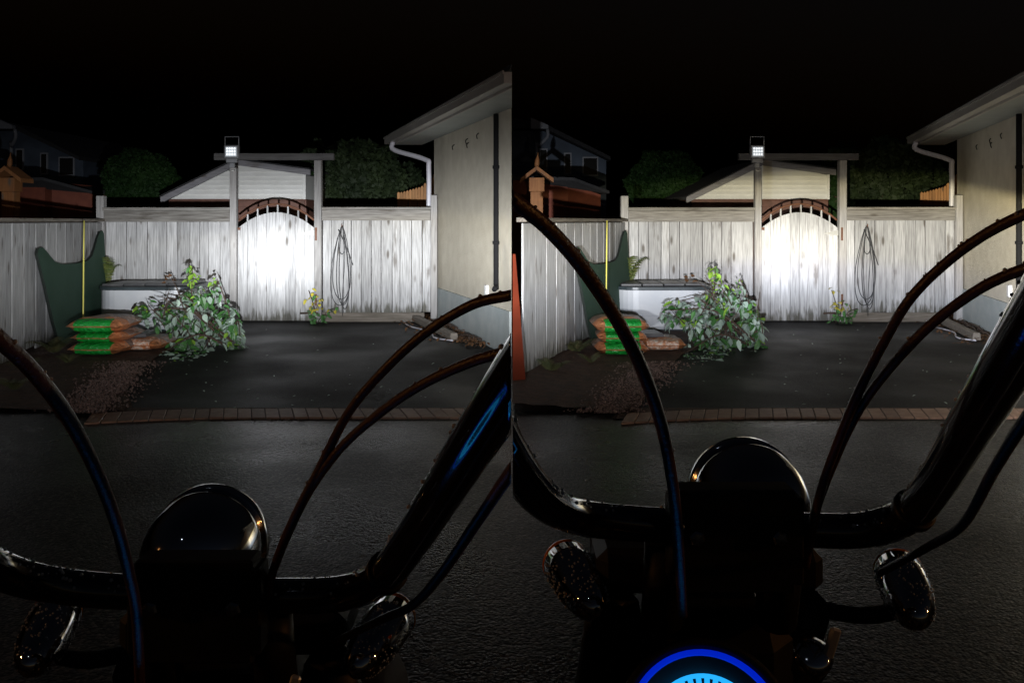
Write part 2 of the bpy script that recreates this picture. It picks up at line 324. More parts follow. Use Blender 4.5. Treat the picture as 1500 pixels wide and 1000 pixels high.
# ------------------------------------------------------------------ one yard
def yard(du, side, sfx, seed):
    """du: column offset of this yard in the picture plane of the plan; side: -1 or +1 of the boundary x = 0"""
    r = random.Random(seed)
    P = lambda u, v, z: W(u+du, v, z)
    ZF = 13.87; s = ZF/F
    def lab(t): return t+' '+sfx
    FX = lambda u: (u+du-750)*s             # x on the back fence plane
    FZ = lambda v: H-(v-HZ)*s
    def put(name, u0, u1, v0, v1, y, th, m, parent, bev=.004, sl=0):
        c = ((FX(u0)+FX(u1))/2, y, FZ(v1)+0); return box(name, c, (FX(u1)-FX(u0), th, FZ(v0)-FZ(v1)), m, parent, bev=bev)
    # --- driveway beyond the brick strip
    k = H*F
    vpx = (340+du-750)/F                    # plan direction of the depth lines in this yard
    A = W(130+du, 612, zg(612)); x_right = -.01 if side < 0 else 12.0
    zb0, zb1 = 7.05, 7.42
    drive = [(A.x+.1, 7.2), (x_right, 7.2), (x_right, 16 if side > 0 else 14.4), (FX(140), 14.2), (FX(205), 13.0), (W(215+du, 530, 9.83).x, 9.83)]
    o = sheet('driveway', drive, -.008, 'asphalt2')
    # --- brick strip, every paver its own piece
    strip = sheet('brick_strip', [(A.x, zb0-.02), (x_right, zb0-.02), (x_right, zb1+.02), (A.x+.15, zb1+.02)], -.004, 'soil')
    x = A.x+.05; i = 0; bw = .117
    while x < (x_right-.2 if side < 0 else 6.0):
        bend = lambda xx: .13*max(0, A.x+1.3-xx)**2     # the strip curves towards the viewer at its soil end
        sk = vpx*(zb1-zb0)*.9; g = .004; j = r.uniform(-.003, .003); t = .002+r.uniform(-.002, .003)
        p = [(xx+sk*d, zb0-bend(xx)+.34*d+j, -.02) for xx, d in ((x+g, 0), (x+bw-g, 0), (x+bw-g, 1), (x+g, 1))]
        if not (side < 0 and max(q[0] for q in p) > -.005):
            b = hexa('brick', p+[(q[0], q[1], t) for q in p], 'brick', strip, bev=.004)
        x += bw; i += 1
    # --- soil bed and gravel along the left fence
    ys = [7.3, 8.2, 9.2, 10.4, 11.6, 13.9]
    lx = lambda z: FX(150)+(ZF-z)*(.2246 if side < 0 else -.335)
    rx = {7.3: A.x+.25, 8.2: W(185+du, 571, 8.2).x, 9.2: W(205+du, 544, 9.2).x, 10.4: W(235+du, 519, 10.4).x, 11.6: W(300+du, 499, 11.6).x, 13.9: FX(340)}
    vs, fs = [], []; N = 12
    for y in ys:
        x0 = max(lx(y)-.3, .004) if side > 0 else lx(y)-1.5
        for q in range(N+1):
            f = q/N; vs.append((x0+(rx[y]-x0)*f, y, .004+.06*(1-f)*(1-f)+(r.uniform(0, .02) if 0 < q < N else 0)))
    for a in range(len(ys)-1):
        for q in range(N): fs.append((a*(N+1)+q, a*(N+1)+q+1, (a+1)*(N+1)+q+1, (a+1)*(N+1)+q))
    o = mk('soil_bed', vs, fs, 'soil', smooth=True); o['kind'] = 'structure'
    vs, fs = [], []
    for q in range(3600):
        v = r.uniform(531, 607); f = (v-531)/76
        uc = 205-75*f; u = uc+r.gauss(-12, 22); c = W(u+du, v, zg(v)); c.z = .012+r.uniform(0, .012)
        if c.x*side < .02: continue
        a = r.choice((.005, .007, .009, .012, .016)); n0 = len(vs)
        for d in ((1,0,0),(0,1,0),(-1,0,0),(0,-1,0),(0,0,.8),(0,0,-.8)):
            vs.append(c+Vector(d)*a*r.uniform(.6, 1.2))
        fs += [tuple(n0+w_ for w_ in t) for t in ((0,1,4),(1,2,4),(2,3,4),(3,0,4),(1,0,5),(2,1,5),(3,2,5),(0,3,5))]
    o = mk('gravel', vs, fs, 'pebble'); tag(o, lab('small pale pebbles strewn over brown soil'), 'gravel', kind='stuff')

    # --- back fence, left run
    def boards(parent, u0, u1, n, v0, v1, y):
        cuts = [FX(u0)+(FX(u1)-FX(u0))*(q+(r.uniform(-.13, .13) if 0 < q < n else 0))/n for q in range(n+1)]
        for q in range(n):
            wd = cuts[q+1]-cuts[q]
            hgt = FZ(v0)-FZ(v1)
            c = ((cuts[q]+cuts[q+1])/2, y+r.uniform(-.005, .005), FZ(v1)+r.uniform(-.01, .012))
            b = box('board', c, (wd-.007, .022, hgt), 'board', parent, bev=.004); b.rotation_euler = (r.uniform(-.003, .003), r.uniform(-.002, .002), r.uniform(-.02, .02))
    fl = thing('board_fence', (FX(245), ZF, 0), lab('weathered grey board fence behind the white tub'), 'fence', 'board fences')
    boards(fl, 155, 337, 12, 321, 469, ZF)
    put('face_rail', 154, 338, 309, 325, ZF-.034, .036, 'rail', fl); put('cap_rail', 153, 338.5, 304, 308.8, ZF-.01, .13, 'rail', fl)
    put('post', 143, 154, 287, 471, ZF, .12, 'post', fl, bev=.008)
    put('back_rail', 155, 337, 440, 448, ZF+.05, .04, 'post', fl)
    fr = thing('board_fence', (FX(550), ZF, 0), lab('grey board fence hung with looped black cable'), 'fence', 'board fences')
    boards(fr, 473, 631, 11, 321, 458, ZF)
    put('face_rail', 472.5, 631, 307.5, 323, ZF-.034, .036, 'rail', fr); put('cap_rail', 472.5, 632, 303.5, 307.3, ZF-.01, .13, 'rail', fr)
    put('kickboard', 444 if False else 473, 622, 457.5, 471, ZF-.03, .035, 'kick', fr)
    put('post', 631.5, 641, 286, 471, ZF-.03, .11, 'post', fr, bev=.008)
    # --- gate with arched open top, its posts and beam
    gp = thing('gate_arbor', (FX(405), ZF, 0), lab('tall timber gate posts carrying a crossbeam'), 'arbor', 'gate arbors')
    put('post', 338.5, 348, 246, 471, ZF-.02, .11, 'post', gp, bev=.008); put('post', 461.5, 472, 235.2, 471, ZF-.02, .12, 'post', gp, bev=.008)
    put('crossbeam', 315, 490, 225, 235, ZF-.02, .09, 'beam', gp, bev=.006)
    put('hinge_plate', 463, 466, 333, 352, ZF-.085, .008, 'rust', gp); put('hinge_plate', 463, 466, 430, 447, ZF-.085, .008, 'rust', gp)
    gt = thing('arched_gate', (FX(405), ZF, 0), lab('arched grey plank gate under bright headlight spot'), 'gate', 'arched gates')
    def arch(u, top, rise, half=57.): return top+rise*((u-405)/half)**2
    nb = 8; u0 = 349.; wd = (461.-u0)/nb
    for q in range(nb):
        a, b = u0+q*wd, u0+(q+1)*wd-.5; pts = [(FX(a), FZ(469.5)), (FX(b), FZ(469.5))]
        for t in (1, .66, .33, 0):
            u = a+(b-a)*t; pts.append((FX(u), FZ(arch(u, 311, 24))))
        prism('board', pts, ZF-.012+r.uniform(-.003, .003), ZF+.012, 'board', gt)
    tube('arch_rail', [(FX(u), ZF, FZ(arch(u, 299, 25))) for u in range(350, 461, 10)], .018, 'rust', gt, n=8, sub=2)
    for u in (363, 377.5, 392, 407, 422, 437, 449):
        prism('spindle', [(FX(u-1), FZ(arch(u, 311, 24))), (FX(u+1), FZ(arch(u, 311, 24))), (FX(u+1), FZ(arch(u, 300, 25))), (FX(u-1), FZ(arch(u, 300, 25)))], ZF-.012, ZF+.012, 'board', gt)
    prism('strap_hinge', [(FX(441), FZ(341.5)), (FX(461), FZ(337)), (FX(461), FZ(345)), (FX(441), FZ(342.5))], ZF-.028, ZF-.018, 'steel', gt)
    put('latch', 349, 353, 333, 337, ZF-.03, .012, 'rust', gt)
    put('cross_rail', 350, 460, 428, 437, ZF+.035, .04, 'post', gt)
    # --- floodlight on the left gate post
    fx = FX(341.5); fy = ZF-.06
    fd = thing('floodlight', (fx, fy, FZ(246)), lab('small grey work floodlight atop the gate post'), 'floodlight', 'work floodlights')
    box('housing', (fx, fy, FZ(232.5)), (21*s, .09, 19*s), 'lampgrey', fd, bev=.012)
    box('driver_box', (fx, fy+.01, FZ(239)), (16*s, .08, 6.3*s), 'lampgrey', fd, bev=.01)
    box('knuckle', (fx, fy+.01, FZ(246.2)), (8*s, .05, 7*s), 'lampgrey', fd, bev=.01)
    ln = box('lens', (fx, fy-.044, FZ(230)), (16*s, .012, 14*s), 'led', fd, bev=.004)
    for a in range(4):
        for b in range(3):
            e = box('led_chip', (fx+(a-1.5)*3.6*s, fy-.053, FZ(228-b*4.2)), (2*s, .008, 2.2*s), 'ledglare', ln, bev=0)
            e.matrix_parent_inverse = ln.matrix_parent_inverse.copy(); e.parent = ln; e.matrix_parent_inverse = Matrix.Translation(-Vector(ln.location))
    tube('handle', [(fx-10*s, fy, FZ(214)), (fx-10*s, fy, FZ(201)), (fx+10*s, fy, FZ(201)), (fx+10*s, fy, FZ(214))], .009, 'lampgrey', fd, n=8, sub=1)
    tube('clamp', [(fx-4*s, fy-.03, FZ(249)), (fx, fy-.04, FZ(251)), (fx+5*s, fy-.03, FZ(249.5))], .012, 'steel', fd, n=8, sub=2)
    # --- looped cable on the right fence
    cy = ZF-.035; pts = []
    for lp, (wd0, bot, cu) in enumerate(((19, 447, 498), (9, 452, 506), (17, 438, 501), (6, 372, 502), (12, 446, 504))):
        for q in range(12):
            t = q/12*2*math.pi; dn = (1-math.cos(t))/2
            pts.append((FX(502+(cu-502)*dn+wd0*math.sin(t)*(.25+.75*dn**.7)), cy-.008*lp-.004*math.sin(5*t), FZ(331+(bot-331)*dn)))
    cc = thing('cable_coil', (FX(500), cy, FZ(330)), lab('looped thin black cable hanging on the fence'), 'cable', 'hanging cables')
    tube('loop', pts, .0065, 'cable', cc, n=6, sub=4)
    tube('tail', [(FX(504), cy-.03, FZ(335)), (FX(506), cy-.03, FZ(380)), (FX(503), cy-.03, FZ(430)), (FX(503), cy-.03, FZ(462))], .0055, 'cable', cc, n=6)
    tube('tail', [(FX(497), cy-.03, FZ(336)), (FX(510), cy-.03, FZ(365)), (FX(518), cy-.03, FZ(388))], .008, 'cable', cc, n=6)
    tube('hook', [(FX(502), ZF, FZ(331)), (FX(502), ZF-.07, FZ(332)), (FX(502), ZF-.075, FZ(328))], .008, 'rust', cc, n=6, sub=2)
    # --- left fence
    la = Vector((FX(150), ZF, 0)); dirv = Vector(((.2246 if side < 0 else -.335)*1, -1, 0)); ln_ = 6.3 if side < 0 else 5.5
    dirv = dirv.normalized(); ang = math.atan2(dirv.y, dirv.x)
    ls = thing('board_fence', (la.x, la.y, 0), lab('low side fence behind the dark green board'), 'fence', 'side fences')
    nbd = int(ln_/.42)
    for q in range(nbd):
        c = la+dirv*(.22+.42*q); zb = .06+r.uniform(-.02, .02)
        b = box('board', (c.x, c.y, zb), (.41, .022, 1.60-zb), 'board', ls, rz=ang+r.uniform(-.012, .012), bev=.005)
    mid = la+dirv*(ln_/2)
    box('cap_rail', (mid.x, mid.y, 1.612), (ln_, .11, .045), 'kick', ls, rz=ang)
    nrm = Vector((-dirv.y, dirv.x, 0)); 
    if nrm.x < 0: nrm = -nrm
    for q in (1.9, 4.2):
        c = la+dirv*q-nrm*.07; box('post', (c.x, c.y, 0), (.1, .1, 1.6), 'post', ls, rz=ang)
    # --- dark green cut-out board leaning along the side fence
    def onf(z, zz, off):                     # a point on the side fence line at depth z
        t = (ZF-z)/(-dirv.y); c = la+dirv*t+nrm*off; return Vector((c.x, c.y, zz))
    out = [(10.92,.02),(10.72,.35),(10.52,.80),(10.36,1.10),(10.30,1.22),(10.36,1.29),(10.50,1.30),(10.66,1.24),(10.95,1.10),(11.25,1.05),(11.9,1.03),(12.5,1.04),(12.75,1.10),(12.95,1.22),(13.12,1.36),(13.30,1.46),(13.45,1.47),(13.52,1.42),(13.5,.9),(13.4,.02)]
    n = len(out); vs = [onf(z, zz, .10+.10*(1-zz/1.5)) for z, zz in out]+[onf(z, zz, .07+.10*(1-zz/1.5)) for z, zz in out]
    g = mk('cutout_board', vs, [tuple(range(n)), tuple(range(2*n-1, n-1, -1))]+[(i, i+n, (i+1) % n+n, (i+1) % n) for i in range(n)], 'green'); fixn(g)
    g.data.materials.append(M['greenedge'])
    for p_ in g.data.polygons:
        if len(p_.vertices) == 4: p_.material_index = 1
    tag(g, lab('dark green board with scooped top against the fence'), 'board', 'green boards')
    a = P(121.5, 470, 11.2); b = P(123.2, 323, 11.6)
    tag(tube('marker_rod', [(a.x, a.y, .02), a.lerp(b, .5), b], .009, 'yellow', n=8, sub=2), lab('thin yellow rod standing behind the stacked bags'), 'rod', 'yellow rods')
    # --- white tub with dark rim and slate covers
    x0, x1 = P(139, 0, 12.45).x, P(278, 0, 12.45).x; ya, yb = 12.42, 13.35
    def rrect(x0, x1, y0, y1, rad, grow=0, n=6):
        x0 -= grow; x1 += grow; y0 -= grow; y1 += grow; pts = []
        for cx, cy_, a0 in ((x1-rad, y0+rad, -90), (x1-rad, y1-rad, 0), (x0+rad, y1-rad, 90), (x0+rad, y0+rad, 180)):
            for q in range(n+1):
                th = R(a0+90*q/n); pts.append((cx+rad*math.cos(th), cy_+rad*math.sin(th)))
        return pts
    tb = thing('garden_tub', ((x0+x1)/2, ya, 0), lab('white panelled tub with dark rim beside the fence'), 'tub', 'garden tubs')
    def slab(name, pts, z0, z1, m, bev=0):
        n = len(pts); o = mk(name, [(x, y, z0) for x, y in pts]+[(x, y, z1) for x, y in pts], [tuple(range(n)), tuple(range(n, 2*n))]+[(i, (i+1) % n, (i+1) % n+n, i+n) for i in range(n)], m, tb); fixn(o, bev); return o
    slab('base_trim', rrect(x0, x1, ya, yb, .30, -.02), 0.005, .05, 'tubdark'); slab('side_panel', rrect(x0, x1, ya, yb, .30), .05, .615, 'tub')
    slab('lower_band', rrect(x0, x1, ya, yb, .30, .006), .235, .25, 'tub')
    slab('rim', rrect(x0, x1, ya, yb, .32, .03), .615, .665, 'tubdark', .008)
    for q in range(4):
        xa = x0+.06+(x1-x0-.12)*q/4; xb = x0+.06+(x1-x0-.12)*(q+1)/4-.015
        box('cover_slab', ((xa+xb)/2, (ya+yb)/2+.04, .666+.002*q), (xb-xa, yb-ya-.16, .035), 'slab', tb, bev=.008)
    dt = P(247, 411, 12.7)
    for q in range(9):
        vs, fs = leafgeo(.09, .05); o = mk('dry_leaf', vs, fs, 'leafbrown', tb, loc=(dt.x+r.uniform(-.08, .08), dt.y+r.uniform(-.06, .06), .705+.012*q)); o.rotation_euler = (r.uniform(-1, 1), r.uniform(-.8, .5), r.uniform(0, 6.3))
    # --- bags
    def bag(name, cx, cy_, z0, L, D, hh, rz, label, front='baggreen', top='bagbrown'):
        e = thing(name, (cx, cy_, z0), lab(label), 'bag', 'garden bags'); NX, NY = 12, 8
        def surf(sgn, k=1.0, xr=1.0):
            vs = []
            for a in range(NX+1):
                for b in range(NY+1):
                    X = (a/NX*2-1)*xr; Y = b/NY*2-1; t = max(0, (1-X**4)*(1-Y**4))**.55
                    wob = .012*math.sin(7*X+cx*9)*math.sin(5*Y+z0*11)
                    vs.append(Vector((X*L/2*(1-.05*Y*Y), Y*D/2*(1-.06*X*X), hh/2+sgn*(hh/2)*t*k+(wob if t > .2 else 0))))
            return vs
        fq = [(a*(NY+1)+b, (a+1)*(NY+1)+b, (a+1)*(NY+1)+b+1, a*(NY+1)+b+1) for a in range(NX) for b in range(NY)]
        rot = Matrix.Rotation(rz, 3, 'Z'); T = lambda vs: [rot @ v+Vector((cx, cy_, z0)) for v in vs]
        n1 = (NX+1)*(NY+1)
        o = mk('sack', T(surf(1)+surf(-1)), fq+[tuple(n1+i for i in reversed(f)) for f in fq], 'bagorange', e, smooth=True)
        o.data.materials.append(M[top])
        for i, p_ in enumerate(o.data.polygons):
            if i < len(fq) and (i % NY) >= 3: p_.material_index = 1
        if front:                                # printed panel that wraps the front edge, a hair proud of the sack
            vs = []; cols = 9
            for a in range(cols+1):
                X = -.70+1.36*a/cols
                for q in range(9):
                    if q <= 4: Y = -.62-.36*q/4; sg = 1
                    else: Y = -.98+.30*(q-4)/4; sg = -1
                    t = max(0, (1-X**4)*(1-Y**4))**.55
                    vs.append(Vector((X*L/2*(1-.05*Y*Y), Y*D/2*(1-.06*X*X)-.006, hh/2+sg*(hh/2)*t+sg*.006)))
            mk('print_panel', T(vs), [(a*9+q, (a+1)*9+q, (a+1)*9+q+1, a*9+q+1) for a in range(cols) for q in range(8)], front, e, smooth=True)
        return e
    bx = P(144, 0, 10.2).x
    bag('soil_bag', bx, 10.42, .03, .64, .80, .155, .03, 'orange and green soil bag lowest of the stack')
    bag('soil_bag', bx+.02, 10.44, .175, .60, .80, .13, -.04, 'orange and green soil bag amid the stack')
    bag('soil_bag', bx-.01, 10.43, .295, .66, .84, .17, .05, 'brown topped green and orange bag topping the stack')
    bx2 = P(204, 0, 10.6).x
    bag('soil_bag', bx2, 10.82, .025, .60, .74, .14, -.02, 'orange bag lying flat beside the bag stack', front='bagprint')
    pv = P(192, 494, 10.9)
    tag(box('paving_slab', (bx2-.10, 10.9, .165), (.24, .42, .045), 'slab', rz=.1, bev=.006), lab('dark square slab lying on the flat orange bag'), 'slab', 'loose slabs')
    # --- fern behind the tub, ferns and weeds at the fence foot
    def fern(name, base, n, L, m, label, spread=1.0, lean=(0, 0), rise=.95):
        e = thing(name, base, lab(label), 'fern' if 'fern' in name else 'weed', 'ferns and weeds')
        for q in range(n):
            th = r.uniform(0, 6.28); ln = L*r.uniform(.7, 1.1); vs, fs = [], []; pts = []
            for i in range(15):
                t = i/14; rr = ln*(.75*t)*spread; zz = ln*(rise*t-.65*rise*t*t)
                pts.append(Vector((base[0]+math.cos(th)*rr+lean[0]*t, base[1]+math.sin(th)*rr+lean[1]*t, base[2]+zz)))
            sd = Vector((-math.sin(th), math.cos(th), -.15))
            for i in range(1, 15):
                t = i/14; wl = ln*.24*math.sin(math.pi*min(1, t*.86+.14))**.8; d = (pts[i]-pts[i-1])
                for sg in (-1, 1):
                    n0 = len(vs); vs += [pts[i-1], pts[i-1]+d*.75, pts[i]+sd*sg*wl+d*.6-Vector((0, 0, wl*.3))]; fs.append((n0, n0+1, n0+2))
            mk('frond', vs, fs, m, e)
        return e
    c = P(152, 412, 13.5); fern('fern_plant', (c.x, c.y, .55), 7, .62, 'fern', 'arching fern behind the tub by the fence post', .45, (.16, -.05), 2.0)
    tube('stem', [(c.x, c.y, .0), (c.x, c.y, .56)], .02, 'bark', [o for o in C.objects if o.name.startswith('fern_plant')][-1], n=6, sub=1)
    for u, v, nn, L, lb in ((78, 520, 8, .42, 'dark fern at the foot of the green board'), (42, 548, 9, .34, 'low dark weeds at the side fence foot'), (100, 535, 7, .26, 'small dark weeds in front of the soil bags'), (22, 575, 9, .30, 'low leafy weeds at the near end of soil bed')):
        c = W(u+du, v, zg(v)); c.z = .03
        if c.x*side > .3 or side < 0: fern('weed_plant', tuple(c), nn, L, 'weed', lb)
    # --- cut branch pile, pale leaves
    pb = P(280, 525, 10.2); pile = thing('branch_pile', (pb.x, 10.6, 0), lab('heap of cut leafy branches with pale green leaves'), 'branches', 'cut branch heaps')
    clus = [(295,470,52,48,.30,.46),(228,458,30,20,.055,.14),(268,512,38,16,.12,.12),(281,404,8,16,.026,.03),(340,488,14,26,.08,.08),(316,420,9,14,.018,.05),(292,432,22,16,.035,.12)]
    tot = sum(c_[4] for c_ in clus); lv = [leafgeo(1, .52, .2), leafgeo(1, .42, .35), leafgeo(1, .62, .12)]
    lm = {}
    for mi, mn in enumerate(('leafpale', 'leafgreen', 'leaflime')):
        for k_ in range(3):
            me = bpy.data.meshes.new('leaf'); me.from_pydata(lv[k_][0], [], lv[k_][1]); me.materials.append(M[mn]); lm[mi, k_] = me
    bulkv, bulkf = [[], [], []], [[], [], []]
    for q in range(820):
        x_ = r.random()*tot
        for c_ in clus:
            x_ -= c_[4]
            if x_ <= 0: break
        th = r.uniform(0, 6.28); rr = math.sqrt(r.random())
        u = c_[0]+c_[2]*rr*math.cos(th); v = c_[1]+c_[3]*rr*math.sin(th)
        zc = min(11.1+r.uniform(-.55, .55)*(.4+c_[5]), zg(max(v, 340))-.03); pz = P(u, v, zc)
        mi = 2 if (v < 418 and r.random() < .75) else r.choices((0, 1, 2), (.58, .35, .07))[0]; k_ = r.randrange(3); L = r.uniform(.05, .165)*(.7 if v < 430 else 1)
        rot = Matrix.Rotation(r.uniform(0, 6.28), 4, 'Z') @ Matrix.Rotation(r.uniform(-.1, 1.25), 4, 'Y') @ Matrix.Rotation(r.uniform(-.7, .7), 4, 'X')
        mt = Matrix.Translation(pz) @ rot @ Matrix.Scale(L, 4)
        if q < 280:
            o = bpy.data.objects.new('leaf', lm[mi, k_]); C.objects.link(o); o.parent = pile; o.matrix_parent_inverse = Matrix.Translation(-Vector(pile.location)); o.matrix_basis = mt
        else:
            n0 = len(bulkv[mi]); bulkv[mi] += [mt @ Vector(p_) for p_ in lv[k_][0]]; bulkf[mi] += [tuple(n0+i for i in f) for f in lv[k_][1]]
    for mi, mn in enumerate(('leafpale', 'leafgreen', 'leaflime')):
        o = mk('foliage', bulkv[mi], bulkf[mi], mn, pile); o['kind'] = 'stuff'
    for (ua, va, za), (ub, vb, zb_), (uc, vc, zc) in (((330,500,10.9),(285,450,11),(282,392,11.1)), ((340,500,10.8),(280,455,10.9),(205,455,10.9)), ((345,495,11),(330,440,11.1),(318,408,11.1)), ((330,505,10.8),(290,490,10.6),(240,515,10.4)), ((320,490,11),(262,440,11),(232,440,11.1)), ((335,500,11),(348,470,11),(352,500,10.9))):
        tube('branch', [P(ua, va, za), P(ub, vb, zb_), P(uc, vc, zc)], [.016, .010, .004], 'bark', pile, n=6, sub=5)
    for q in range(16):
        ua, va = r.uniform(235, 345), r.uniform(440, 515); ub, vb = ua+r.uniform(-45, 25), va-r.uniform(5, 50); za = min(10.75, zg(va)-.05)
        tube('twig', [P(ua, va, za), P((ua+ub)/2+r.uniform(-6, 6), (va+vb)/2-4, za-.05), P(ub, vb, za+.05)], [.007, .003], 'bark', pile, n=5, sub=4)
    # --- weed at the gate post
    wb = P(463, 471, 13.6); wd_ = thing('yellow_weed', (wb.x, 13.6, 0), lab('yellow and green leafy weed by the gate post'), 'weed', 'yellow weeds')
    for st in ((452,425),(470,440),(490,452),(460,450),(478,462),(462,462)):
        e = P(st[0], st[1], 13.55+r.uniform(-.08, .05)); b = Vector((wb.x+r.uniform(-.06, .1), 13.6, 0))
        tube('stem', [b, b.lerp(e, .5)+Vector((0, 0, .06)), e], .005, 'bark', wd_, n=5, sub=3)
        for q in range(11):
            t = r.uniform(.25, 1.05); p_ = b.lerp(e, t)+Vector((r.uniform(-.08, .08), r.uniform(-.08, .05), r.uniform(-.04, .06)))
            vs, fs = leafgeo(r.uniform(.06, .11), .05); o = mk('leaf', vs, fs, 'leafyellow' if (p_.z > .22 and r.random() < .8) else 'leafgreen', wd_, loc=p_); o.rotation_euler = (r.uniform(-.6, .6), r.uniform(-.3, 1), r.uniform(0, 6.28))
    tag(tube('fallen_stick', [P(440, 459, 13.7), P(452, 458.5, 13.68), P(466, 459, 13.7)], .014, 'bark', n=6), lab('short brown stick lying against the gate foot'), 'stick', 'fallen sticks')
    # --- shed behind the gate
    ZS = 16.6; SX = lambda u: (u+du-750)/F*ZS; SZ = lambda v: H-(v-HZ)/F*ZS
    sh = thing('garden_shed', (SX(347), ZS, 0), lab('white sided shed with grey rake boards behind the gate'), 'shed', 'garden sheds')
    def roofv(u): return 292-(u-240)*(55/108.) if u < 348 else 237+(u-348)*(15/102.)
    hexa('wall', [(SX(247), ZS+.03, 0), (SX(448), ZS+.03, 0), (SX(448), ZS+3, 0), (SX(247), ZS+3, 0), (SX(247), ZS+.03, SZ(292)), (SX(448), ZS+.03, SZ(292)), (SX(448), ZS+3, SZ(292)), (SX(247), ZS+3, SZ(292))], 'brown', sh)
    prism('gable_core', [(SX(249), SZ(291.5)), (SX(447), SZ(291.5)), (SX(447), SZ(256)), (SX(348), SZ(241)), ], ZS+.03, ZS+2.9, 'siding', sh)
    v = 291.0; st = 6.6
    while v > 240:
        vt = max(v-st, 239.5)
        def uleft(vv): return max(247, 240+(292-vv)/(55/108.)+6)
        def uright(vv): return min(448, 348+(vv-3-237)/(15/102.))
        a0, a1, b0, b1 = uleft(v), uright(v), uleft(vt), uright(vt)
        if a1-a0 > 3 and b1 > b0:
            p = [(SX(a0), ZS-.026, SZ(v)), (SX(a1), ZS-.026, SZ(v)), (SX(a1), ZS+.02, SZ(v)), (SX(a0), ZS+.02, SZ(v)),
                 (SX(b0), ZS+.012, SZ(vt)), (SX(b1), ZS+.012, SZ(vt)), (SX(b1), ZS+.02, SZ(vt)), (SX(b0), ZS+.02, SZ(vt))]
            hexa('siding_board', p, 'siding', sh)
        v -= st
    def rake(name, ua, ub, va, vb, th):
        prism(name, [(SX(ua), SZ(va)), (SX(ub), SZ(vb)), (SX(ub), SZ(vb+th)), (SX(ua), SZ(va+th))], ZS-.10, ZS-.03, 'rake', sh)
        prism('roof', [(SX(ua), SZ(va-2)), (SX(ub), SZ(vb-2)), (SX(ub), SZ(vb-.2)), (SX(ua), SZ(va-.2))], ZS-.14, ZS+3.1, 'shingle', sh)
    rake('rake_board', 238, 347.8, 289, 234.5, 9); rake('rake_board', 348.2, 456, 234.5, 249, 8)
    box('corner_trim', (SX(446.6), ZS-.02, SZ(292)), (.045, .03, SZ(256)-SZ(292)), 'siding', sh, bev=0)
    box('base_board', (SX(347), ZS+.0, SZ(303)), (SX(447)-SX(248), .025, SZ(294)-SZ(303)), 'brown', sh)
    # --- shrubs and trees behind the fence
    def shrub(name, u, v0, v1, hw, z, n, size, m, label, seed_):
        c = P(u, (v0+v1)/2, z); hh = (v1-v0)/2/F*z; e = thing(name, (c.x, z, 0), lab(label), 'bush', 'background shrubs')
        tube('trunk', [(c.x, z, 0), (c.x+.05, z, c.z*.5), (c.x, z, c.z)], [.14, .09, .04], 'bark', e, n=8, sub=3)
        crown('crown', c, (hw/F*z, .9*hw/F*z, hh), n, size, m, e, seed_); return e
    shrub('round_bush', 207, 218, 325, 56, 20, 16000, .05, 'bush', 'rounded dark green bush beyond the fence', seed+1)
    shrub('leafy_hedge', 525, 205, 330, 70, 19, 11000, .065, 'hedge', 'loose leafy shrub above the cable fence', seed+2)
    shrub('leafy_hedge', 470, 208, 300, 34, 20, 4200, .065, 'hedge', 'leafy shrub behind the right gate post', seed+3)
    shrub('leafy_hedge', 590, 235, 330, 38, 20.5, 4200, .065, 'hedge', 'small leafy shrub near the house gutter', seed+4)
    shrub('round_bush', 458, 245, 330, 12, 17.8, 1200, .06, 'bush', 'narrow green shrub squeezed beside the shed', seed+5)
    # --- far cedar picket fence
    pf = thing('picket_fence', (P(612, 0, 17.6).x, 17.6, 0), lab('warm cedar picket fence in the gap beside house'), 'fence', 'picket fences')
    for q in range(13):
        u = 584+q*4.3; z = 17.9-.05*q; vt = 281-max(0, q-1)*1.2 if q < 8 else 272-(q-8)*4.2
        c = P(u, 0, z); top = H-(vt-HZ)/F*z; wq = 3.9/F*z
        prism('picket', [(c.x-wq/2, .03), (c.x+wq/2, .03), (c.x+wq/2, top-.03), (c.x, top), (c.x-wq/2, top-.03)], z-.012, z+.012, 'cedar', pf)
    a, b = P(583, 0, 17.95), P(640, 0, 17.3); tube('rail', [(a.x, a.y+.05, 1.3), (b.x, b.y+.05, 1.3)], .03, 'cedar', pf, n=6, sub=1)
    # --- outbuilding, birdhouse, neighbour's house on the far left
    ZO = 18.5; OX = lambda u: (u+du-750)/F*ZO; OZ = lambda v: H-(v-HZ)/F*ZO
    def okx(x): return max(x, .02) if side > 0 else x
    ob = thing('outbuilding', (okx(OX(60)), ZO, 0), lab('low orange-lit red brown outbuilding with dark roof'), 'outbuilding', 'red outbuildings')
    xa, xm, xb = okx(OX(-90)), OX(66), OX(118)
    hexa('wall', [(xa, ZO, 0), (xm, ZO, 0), (xm, ZO+3, 0), (xa, ZO+3, 0), (xa, ZO, OZ(264)), (xm, ZO, OZ(266)), (xm, ZO+3, OZ(266)), (xa, ZO+3, OZ(264))], 'redwood', ob)
    hexa('annex_wall', [(xm+.01, ZO+.25, 0), (xb, ZO+.6, 0), (xb, ZO+3, 0), (xm+.01, ZO+3, 0), (xm+.01, ZO+.25, OZ(268)), (xb, ZO+.6, OZ(284)), (xb, ZO+3, OZ(284)), (xm+.01, ZO+3, OZ(268))], 'redwood', ob)
    hexa('roof', [(xa, ZO-.25, OZ(263)), (xm+.1, ZO-.25, OZ(265.5)), (xb+.15, ZO+.2, OZ(283)), (xb+.1, ZO+3.2, OZ(280)), (xa, ZO-.25, OZ(258)), (xm+.1, ZO-.25, OZ(261)), (xb+.15, ZO+.2, OZ(279)), (xb+.1, ZO+3.2, OZ(270))], 'shingle', ob)
    ZB = 15.2; bc = P(16 if side < 0 else 20, 280, ZB); q = ZB/F
